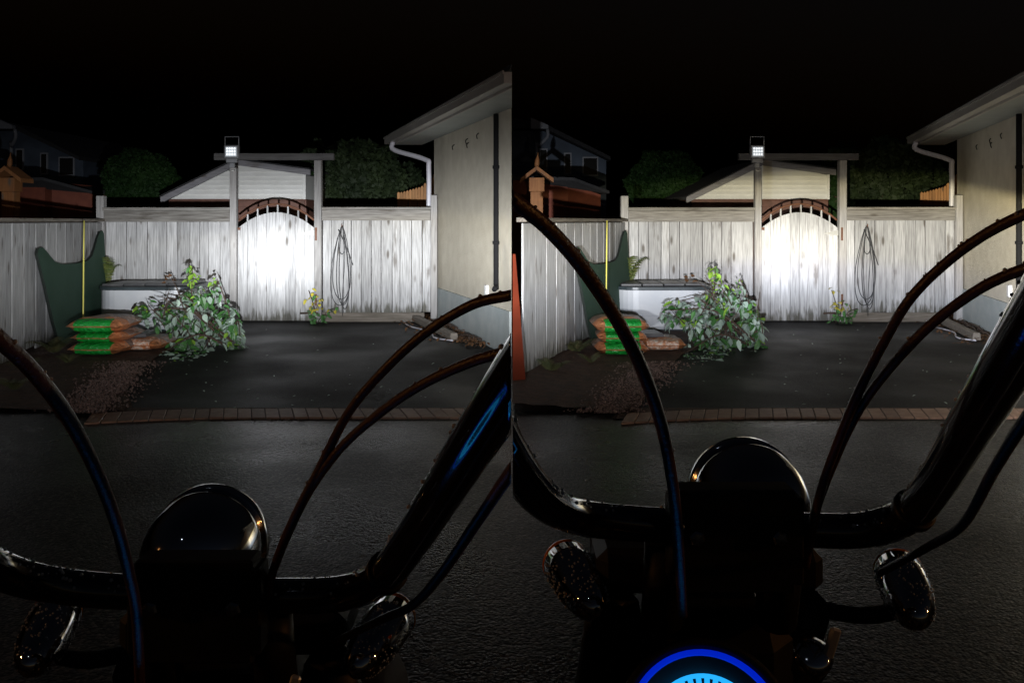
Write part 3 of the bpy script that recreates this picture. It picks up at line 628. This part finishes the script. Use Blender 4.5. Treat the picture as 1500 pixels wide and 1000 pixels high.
    bh = thing('birdhouse', (bc.x, ZB, 0), lab('orange-lit wooden birdhouse with peaked roof on a post'), 'birdhouse', 'birdhouses')
    box('post', (bc.x, ZB, 0), (18*q, .2, H-(281-HZ)*q), 'birdwood', bh); box('house_box', (bc.x, ZB, H-(280.8-HZ)*q), (22*q, .26, 20*q), 'birdwood', bh)
    for sg in (-1, 1):
        prism('roof_panel', [(bc.x, H-(244-HZ)*q), (bc.x+sg*24*q, H-(262-HZ)*q), (bc.x+sg*24*q, H-(268-HZ)*q), (bc.x, H-(250-HZ)*q)], ZB-.2, ZB+.2, 'birdwood', bh)
    lathe('finial', [(0, .03), (.05, .045), (.12, .04), (.2, .012), (.26, .004)], (bc.x, ZB-.05, H-(245-HZ)*q), (.1, 0, 1), 'birdwood', bh, n=10)
    ZN = 30.; NX = lambda u: (u+du-750)/F*ZN; NZ = lambda v: H-(v-HZ)/F*ZN
    nh = thing('neighbour_house', (okx(NX(60)), ZN, 0), lab('dim blue grey house far beyond the side fence'), 'house', 'far houses')
    xa = okx(NX(-60)); pts = [(xa, 0), (NX(122), 0), (NX(122), NZ(235)), (NX(30), NZ(192)), (xa, NZ(192))]
    prism('wall', pts, ZN, ZN+7, 'nb_wall', nh)
    prism('roof', [(xa, NZ(190)), (NX(30), NZ(190)), (NX(126), NZ(236)), (NX(126), NZ(231)), (NX(30), NZ(183)), (xa, NZ(176))], ZN-.5, ZN+7.3, 'shingle', nh)
    prism('gutter', [(NX(11), NZ(192)), (NX(36), NZ(192)), (NX(36), NZ(187)), (NX(11), NZ(176))], ZN-.75, ZN-.55, 'nb_trim', nh)
    tube('downspout', [(NX(35), ZN-.55, NZ(192)), (NX(35), ZN-.5, NZ(203)), (NX(22), ZN-.2, NZ(215)), (NX(20), ZN-.15, NZ(222)), (NX(20), ZN-.15, 0)], .06, 'nb_trim', nh, n=8, sub=3)
    for u0_, u1_, v0_, v1_ in ((24, 36, 218, 250), (60, 71, 224, 256), (87, 110, 230, 258)):
        wn = prism('window', [(NX(u0_), NZ(v1_)), (NX(u1_), NZ(v1_)), (NX(u1_), NZ(v0_)), (NX(u0_), NZ(v0_))], ZN-.06, ZN-.005, 'nb_trim', nh)
        prism('pane', [(NX(u0_+1.8), NZ(v1_-2)), (NX(u1_-1.8), NZ(v1_-2)), (NX(u1_-1.8), NZ(v0_+2)), (NX(u0_+1.8), NZ(v0_+2))], ZN-.07, ZN-.062, 'nb_glass', wn).matrix_parent_inverse = Matrix.Identity(4)
    # --- the stucco house on the right
    c0 = P(636, 465, 14.3); c0.z = 0
    dz = Vector(((344+du-750)/F, 1, 0)); t_end = c0.y-(10.28 if side < 0 else 6.2)
    if side < 0: t_end = c0.x/dz.x if False else 4.02
    wl = lambda t, off=0, zz=0: Vector((c0.x-dz.x*t-off, c0.y-t, zz))    # t metres nearer along the wall; off towards the yard
    hs_ = thing('stucco_house', (c0.x, c0.y, 0), lab('cream stucco house side with deep eaves'), 'house', 'stucco houses')
    T2 = t_end; xr = -.006 if side < 0 else c0.x+6
    def wallpart(name, z0, z1, off, m):
        a, b = wl(0, off), wl(T2, off)
        if side < 0 and b.x > xr: b.x = xr
        pts = [(a.x, a.y), (b.x, b.y), (xr, b.y) if side > 0 else (xr, b.y+.01), (xr, c0.y+.2 if side > 0 else c0.y+.05)]
        n = 4; o = mk(name, [(x, y, z0) for x, y in pts]+[(x, y, z1) for x, y in pts], [(0,1,2,3),(4,5,6,7)]+[(i, (i+1) % n, (i+1) % n+n, i+n) for i in range(n)], m, hs_); fixn(o); return o
    wallpart('wall', .53, 2.985, 0, 'stucco'); wallpart('foundation', -.01, .53, .035, 'concrete')
    ov = .55; ta, tb_ = -1.05, (T2+1.75 if side < 0 else T2+1)
    def strip_(name, o0, o1, z0, z1, m, t0=ta, t1=tb_, z0b=None, z1b=None):
        a, b, c_, d = wl(t0, o0), wl(t1, o0), wl(t1, o1), wl(t0, o1)
        z0b = z0 if z0b is None else z0b; z1b = z1 if z1b is None else z1b
        o = hexa(name, [(a.x, a.y, z0), (b.x, b.y, z0), (c_.x, c_.y, z0b), (d.x, d.y, z0b), (a.x, a.y, z1), (b.x, b.y, z1), (c_.x, c_.y, z1b), (d.x, d.y, z1b)], m, hs_)
        return clip(o, side) if side < 0 else o
    tt = ta+.02
    while tt < tb_-.1:                       # soffit panels, each with its groove
        strip_('soffit_panel', -.02, ov-.05, 2.99, 3.0, 'soffit', tt, tt+.145); tt += .152
    strip_('soffit_backing', -.02, ov-.05, 3.004, 3.02, 'tubdark')
    strip_('fascia', ov-.05, ov-.02, 2.97, 3.13, 'gutter'); strip_('gutter', ov-.018, ov+.10, 3.0, 3.11, 'gutter'); strip_('gutter_lip', ov+.10, ov+.118, 3.09, 3.125, 'gutter')
    strip_('roof', -2.5, ov+.03, 4.2, 4.26, 'shingle', z0b=3.14, z1b=3.19)
    # downspout
    g0 = wl(-.55, ov+.04, 3.0); g1 = wl(-.55, ov+.02, 2.86); g2 = wl(-.12, .12, 2.66); g3 = wl(-.05, .08, 2.5); g4 = wl(-.05, .08, .1)
    tube('downspout', [g0, g1, g2, g3, wl(-.05, .08, 1.6), g4], .042, 'spout', hs_, n=10, sub=5)
    # black conduit and outlet
    tp = 3.55; p0 = wl(tp, .05)
    tube('vent_pipe', [(p0.x, p0.y, 2.97), (p0.x, p0.y, 1.8), (p0.x, p0.y, .86), (p0.x+.0, p0.y-.02, .80), (p0.x-.02, p0.y-.10, .77)], .034, 'blackpipe', hs_, n=10, sub=4, side=side if side < 0 else 0)
    for zz in (2.3, 1.35): lathe('pipe_clip', [(-.02, .045), (.02, .045)], (p0.x, p0.y, zz), (0, 0, 1), 'blackpipe', hs_, n=10)
    p1 = wl(3.05, .02); box('outlet_cover', (p1.x, p1.y, .62), (.10, .05, .16), 'white', hs_, rz=math.atan2(-1, -dz.x), bev=.01)
    for tq, zz in ((1.35, 2.78), (2.1, 2.80), (2.15, 2.74), (2.65, 2.82)):
        p_ = wl(tq, .01); tube('wire_stub', [p_+Vector((0, 0, zz)), p_+Vector((-.03, -.02, zz-.03)), p_+Vector((-.02, -.03, zz-.08))], .007, 'blackpipe', hs_, n=5, sub=2)
    # --- timber edging, litter, hose along the house foot
    a, b = wl(.25, .42, .0), wl(2.7, .36, .0)
    tm = hexa('landscape_timber', [(a.x-.06, a.y, .0), (b.x-.06, b.y, .0), (b.x+.06, b.y, .0), (a.x+.06, a.y, .0), (a.x-.05, a.y, .10), (b.x-.05, b.y, .10), (b.x+.05, b.y, .10), (a.x+.05, a.y, .10)], 'kick', bev=.01)
    tag(tm, lab('long dark landscape timber beside the house foundation'), 'timber', 'landscape timbers')
    tag(tube('garden_hose', [wl(.5, .62, .015), wl(1.2, .66, .012), wl(1.9, .50, .012), wl(2.5, .58, .012), wl(2.8, .40, .012)], .011, 'spout', n=6, sub=6, side=side if side < 0 else 0), lab('thin pale hose lying along the timber'), 'hose', 'thin hoses')
    vs, fs = [], []
    for q in range(420):
        t = r.uniform(.0, 3.4); off = r.uniform(.04, .34) if r.random() < .8 else r.uniform(.3, .8); p_ = wl(t, off, .01+r.uniform(0, .05))
        if side < 0 and p_.x > -.03: continue
        lvv, lf = leafgeo(r.uniform(.04, .09), .04); rot = Matrix.Rotation(r.uniform(0, 6.3), 3, 'Z') @ Matrix.Rotation(r.uniform(-.5, .5), 3, 'Y'); n0 = len(vs)
        vs += [p_+rot @ Vector(x_) for x_ in lvv]; fs += [tuple(n0+i for i in f) for f in lf]
    tag(mk('leaf_litter', vs, fs, 'leafbrown'), lab('dry brown leaf litter along the house foot'), 'leaf litter', kind='stuff')
    for q in range(5):
        t = r.uniform(.8, 2.6); a = wl(t, r.uniform(.1, .3), .05); b = wl(t+r.uniform(.4, .8), r.uniform(.08, .3), .06)
        if side < 0 and max(a.x, b.x) > -.05: continue
        tag(tube('dead_stick', [a, a.lerp(b, .5)+Vector((.02, 0, .03)), b], .012, 'bark', n=6, sub=3), lab('dead stick in the litter between timber and wall'), 'stick', 'dead sticks '+sfx)
    # scattered small leaves on the asphalt
    vs, fs = [], []
    for q in range(50):
        v = r.uniform(478, 600); u = r.uniform(230, 700); p_ = P(u, v, zg(v)); p_.z = .0
        if side < 0 and p_.x > -.05: continue
        lvv, lf = leafgeo(r.uniform(.012, .04), .018); rot = Matrix.Rotation(r.uniform(0, 6.3), 3, 'Z'); n0 = len(vs)
        vs += [p_+rot @ Vector(x_)+Vector((0, 0, .008)) for x_ in lvv]; fs += [tuple(n0+i for i in f) for f in lf]
    tag(mk('scattered_leaves', vs, fs, 'leafpale'), lab('tiny fallen leaves scattered on the dark driveway'), 'leaves', kind='stuff')

SFX_A = 'in the yard without blue gauge'; SFX_B = 'in the yard with blue gauge'
yard(0, -1, SFX_A, 11)
yard(766, 1, SFX_B, 23)
# orange board that leans at the near end of the right yard's side fence
zo = 8.35
op = [W(751, 372, zo), W(755, 372, zo), W(770, 556, zo), W(751, 562, zo)]
ob = mk('orange_board', [p for p in op]+[p+Vector((.0, .04, 0)) for p in op], [(0,1,2,3),(7,6,5,4),(0,4,5,1),(1,5,6,2),(2,6,7,3),(3,7,4,0)], 'orange'); fixn(ob)
tag(ob, 'narrow bright orange board standing at the side fence end', 'board')

# ------------------------------------------------------------------ motorcycles
def beam(name, loc, target, power, parent, cut=None):
    L = bpy.data.lights.new(name, 'SPOT'); L.energy = power; L.spot_size = R(150); L.spot_blend = .6; L.shadow_soft_size = .03
    o = bpy.data.objects.new(name, L); C.objects.link(o); o.location = loc
    d = Vector(target)-Vector(loc); o.rotation_euler = d.to_track_quat('-Z', 'Y').to_euler()
    L.use_nodes = True; n = L.node_tree.nodes; l = L.node_tree.links; em = n['Emission']
    tc = n.new('ShaderNodeTexCoord'); sp = n.new('ShaderNodeSeparateXYZ'); l.new(tc.outputs['Normal'], sp.inputs[0])
    def mth(op, a, b=None, c=None):
        x = n.new('ShaderNodeMath'); x.operation = op
        for i, q in enumerate((a, b, c)):
            if q is None: continue
            if isinstance(q, (int, float)): x.inputs[i].default_value = q
            else: l.new(q, x.inputs[i])
        return x.outputs[0]
    zab = mth('MAXIMUM', mth('ABSOLUTE', sp.outputs['Z']), .05)
    a = mth('DIVIDE', sp.outputs['X'], zab); b = mth('DIVIDE', sp.outputs['Y'], zab)
    # the reflector's pattern: hot spot, main spread, faint stray light
    def gauss(sa, sb, amp, b0=0, a0=0):
        aa = mth('POWER', mth('ABSOLUTE', mth('DIVIDE', mth('SUBTRACT', a, a0), sa)), 2); bb = mth('POWER', mth('ABSOLUTE', mth('DIVIDE', mth('SUBTRACT', b, b0), sb)), 2)
        return mth('MULTIPLY', mth('EXPONENT', mth('MULTIPLY', mth('ADD', aa, bb), -1)), amp)
    hot = gauss(.056, .044, 2.1, -.006); mid = gauss(.20, .082, .85, .008); wide = mth('ADD', gauss(.80, .10, .42, .015), gauss(.17, .105 if cut is None else .15, 1.0 if cut is None else 2.4, .012, .30 if cut is None else .36)); stray = gauss(2, .22, .016, .05)
    tot = mth('ADD', mth('ADD', hot, mid), wide)
    if cut is not None:
        e = mth('SUBTRACT', mth('SUBTRACT', b, cut), mth('MULTIPLY', mth('ABSOLUTE', a), -.07))
        mr = n.new('ShaderNodeMapRange'); mr.interpolation_type = 'SMOOTHSTEP'; mr.inputs['From Min'].default_value = -.012; mr.inputs['From Max'].default_value = .006
        mr.inputs['To Min'].default_value = 1; mr.inputs['To Max'].default_value = .08; l.new(e, mr.inputs[0]); tot = mth('MULTIPLY', tot, mr.outputs[0])
        fr = n.new('ShaderNodeValToRGB'); el = fr.color_ramp.elements
        el[0].position = 0; el[0].color = (.86, .90, 1, 1); el[1].position = 1; el[1].color = (.95, .86, .80, 1)
        for pz_, cz in ((.17, (.95, .94, .97)), (.26, (1, .96, .86)), (.5, (1, .95, .82)), (.74, (1, .86, .5)), (.86, (1, .75, .4))):
            k = el.new(pz_); k.color = (*cz, 1)
        m2 = n.new('ShaderNodeMapRange'); m2.inputs['From Min'].default_value = -.14; m2.inputs['From Max'].default_value = .045; l.new(e, m2.inputs[0])
        l.new(m2.outputs[0], fr.inputs[0]); l.new(fr.outputs[0], em.inputs['Color'])
    else:
        em.inputs['Color'].default_value = (.93, .96, 1, 1)
    l.new(mth('ADD', tot, stray), em.inputs['Strength'])
    o.parent = parent; o.matrix_parent_inverse = Matrix.Translation(-Vector(parent.location)); return o

def bike(side, du, pv, bar, rad, cables, hoses, sig, bucket, label, aim, power, cut, seed):
    r = random.Random(seed); bu, bv = bucket; ZH = 1.30
    hc = W(bu, bv, ZH+.05); hc.y -= .05; cx = hc.x
    bk = thing('motorcycle', (cx, 1.75, 0), label, 'motorcycle')
    # handlebar
    pts = [W(*p) for p in bar]; hb = tube('handlebar', pts, rad, 'gloss', bk, n=20, sub=8, side=side)
    # headlight: domed bucket, rim, lens
    hl = lathe('headlight', [(-.085, .004), (-.082, .025), (-.068, .052), (-.045, .072), (-.015, .084), (.02, .0885), (.05, .0885)], hc, (0, 1, 0), 'chrome', bk, n=56)
    q = lathe('rim', [(.045, .088), (.048, .0905), (.062, .091), (.068, .087), (.066, .080)], hc, (0, 1, 0), 'chromerim', hl, n=56); q.matrix_parent_inverse = Matrix.Identity(4)
    q = lathe('lens', [(.055, .083), (.072, .06), (.080, .001)], hc, (0, 1, 0), 'white', hl, n=40); q.matrix_parent_inverse = Matrix.Identity(4)
    beam('headlight_beam', (hc.x, hc.y+.11, hc.z), aim, power, bk, cut)
    # clamp plate in front of the bucket
    p0, p1 = W(bu-113, pv, .84), W(bu+80, pv, .84); hgt = .10
    bm = bmesh.new(); bmesh.ops.create_cube(bm, size=1)
    for v in bm.verts: v.co = Vector((v.co.x*(p1.x-p0.x), v.co.y*.03, v.co.z*hgt))
    bmesh.ops.bevel(bm, geom=[e for e in bm.edges if abs((e.verts[0].co-e.verts[1].co).y) > .01], offset=.008, segments=4, affect='EDGES')
    bmesh.ops.bevel(bm, geom=bm.edges[:], offset=.002, segments=1, affect='EDGES')
    link('clamp_plate', bm_mesh('clamp_plate', bm), 'black', bk, ((p0.x+p1.x)/2, .84, p0.z-hgt/2))
    for sg in (-1, 1): lathe('bolt', [(0, .008), (.006, .008), (.008, .006), (.0085, .001)], ((p0.x+p1.x)/2+sg*.04, .825, p0.z-.045), (0, -1, 0), 'chromerim', bk, n=6, smooth=False)
    mx = (p0.x+p1.x)/2; pz = p0.z-hgt
    box('triple_clamp', (mx, .98, pz-.05), (.25, .10, .05), 'black', bk, bev=.012)
    box('steering_head', (mx, .96, pz-.36), (.17, .14, .30), 'black', bk, bev=.03)
    wheel = Vector((mx, 1.85, .33))
    for sg in (-1, 1):
        tube('fork_leg', [(mx+sg*.105, .95, pz-.07), (mx+sg*.105, 1.12, pz-.28), (mx+sg*.105, 1.83, .33)], [.030, .036, .032], 'black', bk, n=14, sub=3)
        tube('riser', [(mx+sg*.06, .90, pz-.06), (mx+sg*.06, .875, pz+.03)], .022, 'black', bk, n=12, sub=1)
    ty = lathe('front_wheel', [(-.05, .25), (-.055, .29), (-.035, .325), (0, .332), (.035, .325), (.055, .29), (.05, .25)], wheel, (1, 0, 0), 'tyre', bk, n=40)
    q = lathe('rim', [(-.06, .03), (-.045, .05), (-.02, .05), (-.02, .24), (-.045, .25), (.045, .25), (.02, .24), (.02, .05), (.06, .03)], wheel, (1, 0, 0), 'chromerim', ty, n=40); q.matrix_parent_inverse = Matrix.Identity(4)
    # frame, tank and rear wheel under and behind the rider
    tube('frame', [(mx, .95, pz-.25), (mx, .5, .62), (mx, -.2, .5), (mx, -.55, .45)], .04, 'black', bk, n=10)
    tube('fuel_tank', [(mx, .62, .80), (mx, .5, .82), (mx, .2, .80), (mx, -.05, .74)], [.05, .13, .14, .06], 'black', bk, n=20)
    tube('seat', [(mx, -.08, .70), (mx, -.3, .68), (mx, -.6, .70)], [.08, .13, .09], 'black', bk, n=16)
    box('engine', (mx, .35, .22), (.30, .42, .38), 'black', bk, bev=.05)
    lathe('rear_wheel', [(-.06, .22), (-.07, .29), (-.04, .325), (0, .332), (.04, .325), (.07, .29), (.06, .22)], (mx, -.6, .33), (1, 0, 0), 'tyre', bk, n=40)
    tube('side_stand', [(mx-.1, .1, .3), (mx-.25, .12, .004)], .014, 'black', bk, n=8, sub=1)
    # cables
    tubes = [(pts, rad)]
    for cb, rr in cables:
        P_ = [W(*p) for p in cb]; tube('control_cable', P_, rr, 'sheath', bk, n=10, sub=8, side=side); tubes.append((P_, [rr, rr]))
    for cb, rr in hoses: tube('brake_hose', [W(*p) for p in cb], rr, 'sheath', bk, n=10, sub=8, side=side)
    # turn signals
    drops = []
    for (su, sv, sz), sg in zip(sig, (-1, 1)):
        c = W(su, sv, sz); R0 = 37/F*sz
        t = lathe('turn_signal', [(-.055, .003), (-.052, R0*.35), (-.035, R0*.72), (-.005, R0*.95), (.03, R0), (.05, R0)], c, (sg*.25, 1, .10), 'chrome', bk, n=32)
        q = lathe('amber_lens', [(.049, R0*.99), (.055, R0*1.0), (.062, R0*.9), (.075, R0*.5), (.078, .002)], c, (sg*.25, 1, .10), 'amber', t, n=32); q.matrix_parent_inverse = Matrix.Identity(4)
        tube('signal_stem', [c+Vector((0, .01, -R0*.7)), c+Vector((-sg*.05, .01, -R0*.95)), Vector((mx+sg*.11, 1.0, c.z-.03))], .009, 'black', bk, n=8, sub=3)
        for _ in range(280):
            th = r.uniform(0, 6.28); d = r.uniform(-.045, .045); pr = np.interp(d, [-.055, -.035, -.005, .03, .05], [.2*R0, .72*R0, .95*R0, R0, R0]); ax = Vector((sg*.25, 1, .10)).normalized(); a = ax.orthogonal().normalized(); b = ax.cross(a)
            drops.append((c+ax*d+(a*math.cos(th)+b*math.sin(th))*pr, r.uniform(.0007, .0016)))
    # rain drops beaded on the bar and cables
    for P_, rr in tubes:
        _, _, fr = tubegeo(P_, rr, 6, 8)
        for _ in range(600 if rr is rad else 70):
            i = r.randrange(len(fr)-1); p, a, b, q = fr[i]; p = p.lerp(fr[i+1][0], r.random()); th = r.uniform(0, 6.28); d = a*math.cos(th)+b*math.sin(th)
            if d.z < .35: continue
            drops.append((p+d*q, r.uniform(.0008, .0022)))
    vs, fs = [], []
    for p, q in drops:
        if side < 0 and p.x > -.002 or side > 0 and p.x < .002: continue
        n0 = len(vs); N = 6
        for ring, (zz, rr) in enumerate(((-.6, .8), (.0, 1), (.6, .8))):
            for k in range(N): vs.append(p+Vector((math.cos(k*6.283/N)*rr*q, math.sin(k*6.283/N)*rr*q, zz*q)))
        vs.append(p+Vector((0, 0, q)))
        for ring in range(2):
            for k in range(N): fs.append((n0+ring*N+k, n0+ring*N+(k+1) % N, n0+(ring+1)*N+(k+1) % N, n0+(ring+1)*N+k))
        for k in range(N): fs.append((n0+2*N+k, n0+2*N+(k+1) % N, n0+3*N))
    o = mk('water_drops', vs, fs, 'drop', bk, smooth=True); o['kind'] = 'stuff'
    # zip tie at the base of the right riser
    i = 0.70; _, _, fr = tubegeo(pts, rad, 6, 8); p, a, b, q = fr[int(len(fr)*.70)]
    t = (fr[int(len(fr)*.70)+1][0]-p).normalized(); lathe('cable_tie', [(-.004, q+.0005), (-.004, q+.003), (.004, q+.003), (.004, q+.0005)], p, t, 'black', bk, n=24)
    # gauge
    gc = W(bu-56, bv+360, .74); ax = Vector((0, -1, .55)).normalized(); gr = .074
    g = lathe('gauge', [(-.05, .03), (-.045, gr*.9), (-.01, gr*1.08), (.008, gr*1.10), (.012, gr*1.04), (.004, gr*1.0), (.002, .001)], gc, ax, 'black', bk, n=64)
    def part(nm, prof, m):
        q = lathe(nm, prof, gc, ax, m, g, n=64, caps=False); q.matrix_parent_inverse = Matrix.Identity(4); return q
    part('glow_ring', [(.004, gr*.90), (.006, gr*.90), (.008, gr*.97), (.004, gr*.97), (.004, gr*.90)], 'blue')
    part('scale_ring', [(.004, gr*.66), (.007, gr*.66), (.007, gr*.71), (.004, gr*.71), (.004, gr*.66)], 'cyan')
    a = ax.orthogonal().normalized(); b = ax.cross(a); vs, fs = [], []
    for k in range(40):
        th = 2*math.pi*k/40; d = a*math.cos(th)+b*math.sin(th); s_ = ax.cross(d); n0 = len(vs)
        for rr in (.46, .67):
            for sg in (-1, 1): vs.append(gc+d*gr*rr+s_*sg*.0024+ax*.0065)
        fs.append((n0, n0+1, n0+3, n0+2))
    q = mk('scale_ticks', vs, fs, 'cyan', g); q.matrix_parent_inverse = Matrix.Identity(4)
    # ignition switch and its pale key fob
    kp = W(bu+98, bv+240, .82); lathe('ignition_switch', [(-.02, .016), (.01, .018), (.014, .012), (.016, .001)], kp, (0, -.6, .8), 'chromerim', bk, n=20)
    box('key', (kp.x+.012, kp.y-.008, kp.z+.006), (.010, .006, .030), 'steel', bk, bev=.002, ry=.3)
    return bk

barL = [(-230,640,.50),(-120,760,.66),(-40,812,.78),(20,842,.83),(90,858,.86),(180,866,.87),(300,870,.87),(410,872,.87),(500,868,.86),(560,843,.82),(606,785,.75),(668,688,.63),(750,562,.52),(800,490,.47)]
barR = [(690,560,.55),(722,628,.62),(760,690,.70),(800,735,.77),(850,757,.83),(930,766,.86),(1050,772,.87),(1180,776,.87),(1270,775,.86),(1332,752,.83),(1376,700,.77),(1425,618,.66),(1490,512,.55),(1560,400,.47)]
capA = [(800,420,.62),(750,432,.64),(690,447,.67),(620,490,.70),(560,545,.73),(510,605,.76),(466,690,.79),(430,760,.81),(402,830,.84),(385,900,.86)]
capB = [(800,500,.60),(750,513,.62),(690,530,.65),(620,562,.69),(560,602,.73),(500,655,.77),(455,716,.80),(425,775,.83),(395,850,.85),(380,905,.87)]
capL = [(-70,420,.44),(-10,488,.46),(45,540,.49),(100,612,.53),(142,692,.58),(170,765,.63),(188,835,.69),(200,900,.74),(206,1020,.80)]
bike(-1, 0, 812, barL, [.0172]*3, [(capA, .0042), (capB, .0042), (capL, .0046)],
     [([(800,630,.46),(752,686,.50),(700,762,.58),(645,842,.68),(604,886,.76),(560,906,.82),(490,940,.90)], .004)],
     ((64,938,.95),(549,940,.95)), (308,795), 'black motorcycle handlebar and headlight, gauge out of view',
     (-3.82, 13.87, 1.08), 420*BEAM, None, 5)
capA2 = [(1560,292,.60),(1505,312,.62),(1440,345,.65),(1380,390,.68),(1330,442,.70),(1290,510,.73),(1255,580,.76),(1226,650,.79),(1202,720,.82),(1185,800,.85)]
capB2 = [(1560,372,.60),(1505,392,.62),(1440,420,.65),(1370,470,.69),(1318,522,.72),(1270,582,.76),(1240,635,.79),(1212,700,.82),(1190,765,.85),(1180,830,.87)]
capL2 = [(690,240,.44),(745,288,.46),(800,332,.48),(850,388,.51),(900,462,.54),(940,540,.57),(968,620,.61),(984,700,.65),(993,780,.70),(1000,900,.78)]
bike(1, 0, 711, barR, [.0172]*3, [(capA2, .0042), (capB2, .0042), (capL2, .0046)],
     [([(1560,540,.48),(1500,618,.54),(1455,690,.62),(1410,768,.72),(1360,800,.80),(1290,838,.88)], .004)],
     ((850,858,.95),(1330,872,.95)), (1091,726), 'black motorcycle handlebar and headlight above round blue lit gauge',
     (4.62, 13.87, 1.12), 420*BEAM, .093, 6)

# ------------------------------------------------------------------ lanterns added out of view beside the bikes, for warm glints in the chrome
for x, y, lb in ((-3.6, .2, 'unseen post lantern added beside the bike without gauge'), (3.7, .1, 'unseen post lantern added beside the bike with gauge')):
    e = thing('added_lantern', (x, y, 0), lb, 'lantern', 'added lanterns')
    tube('pole', [(x, y, 0), (x, y, 1.9)], .035, 'black', e, n=12, sub=1)
    lathe('cap', [(0, .13), (.03, .12), (.1, .03), (.14, .005)], (x, y, 2.2), (0, 0, 1), 'black', e, n=8, smooth=False)
    lathe('base_plate', [(0, .05), (.03, .10), (.04, .10)], (x, y, 1.88), (0, 0, 1), 'black', e, n=8, smooth=False)
    for k in range(4):
        th = R(45+90*k); box('corner_bar', (x+.1*math.cos(th), y+.1*math.sin(th), 1.92), (.012, .012, .285), 'black', e, bev=0)
    lathe('bulb', [(0, .012), (.03, .03), (.07, .042), (.11, .03), (.13, .004)], (x, y, 1.97), (0, 0, 1), 'bulb', e, n=16)
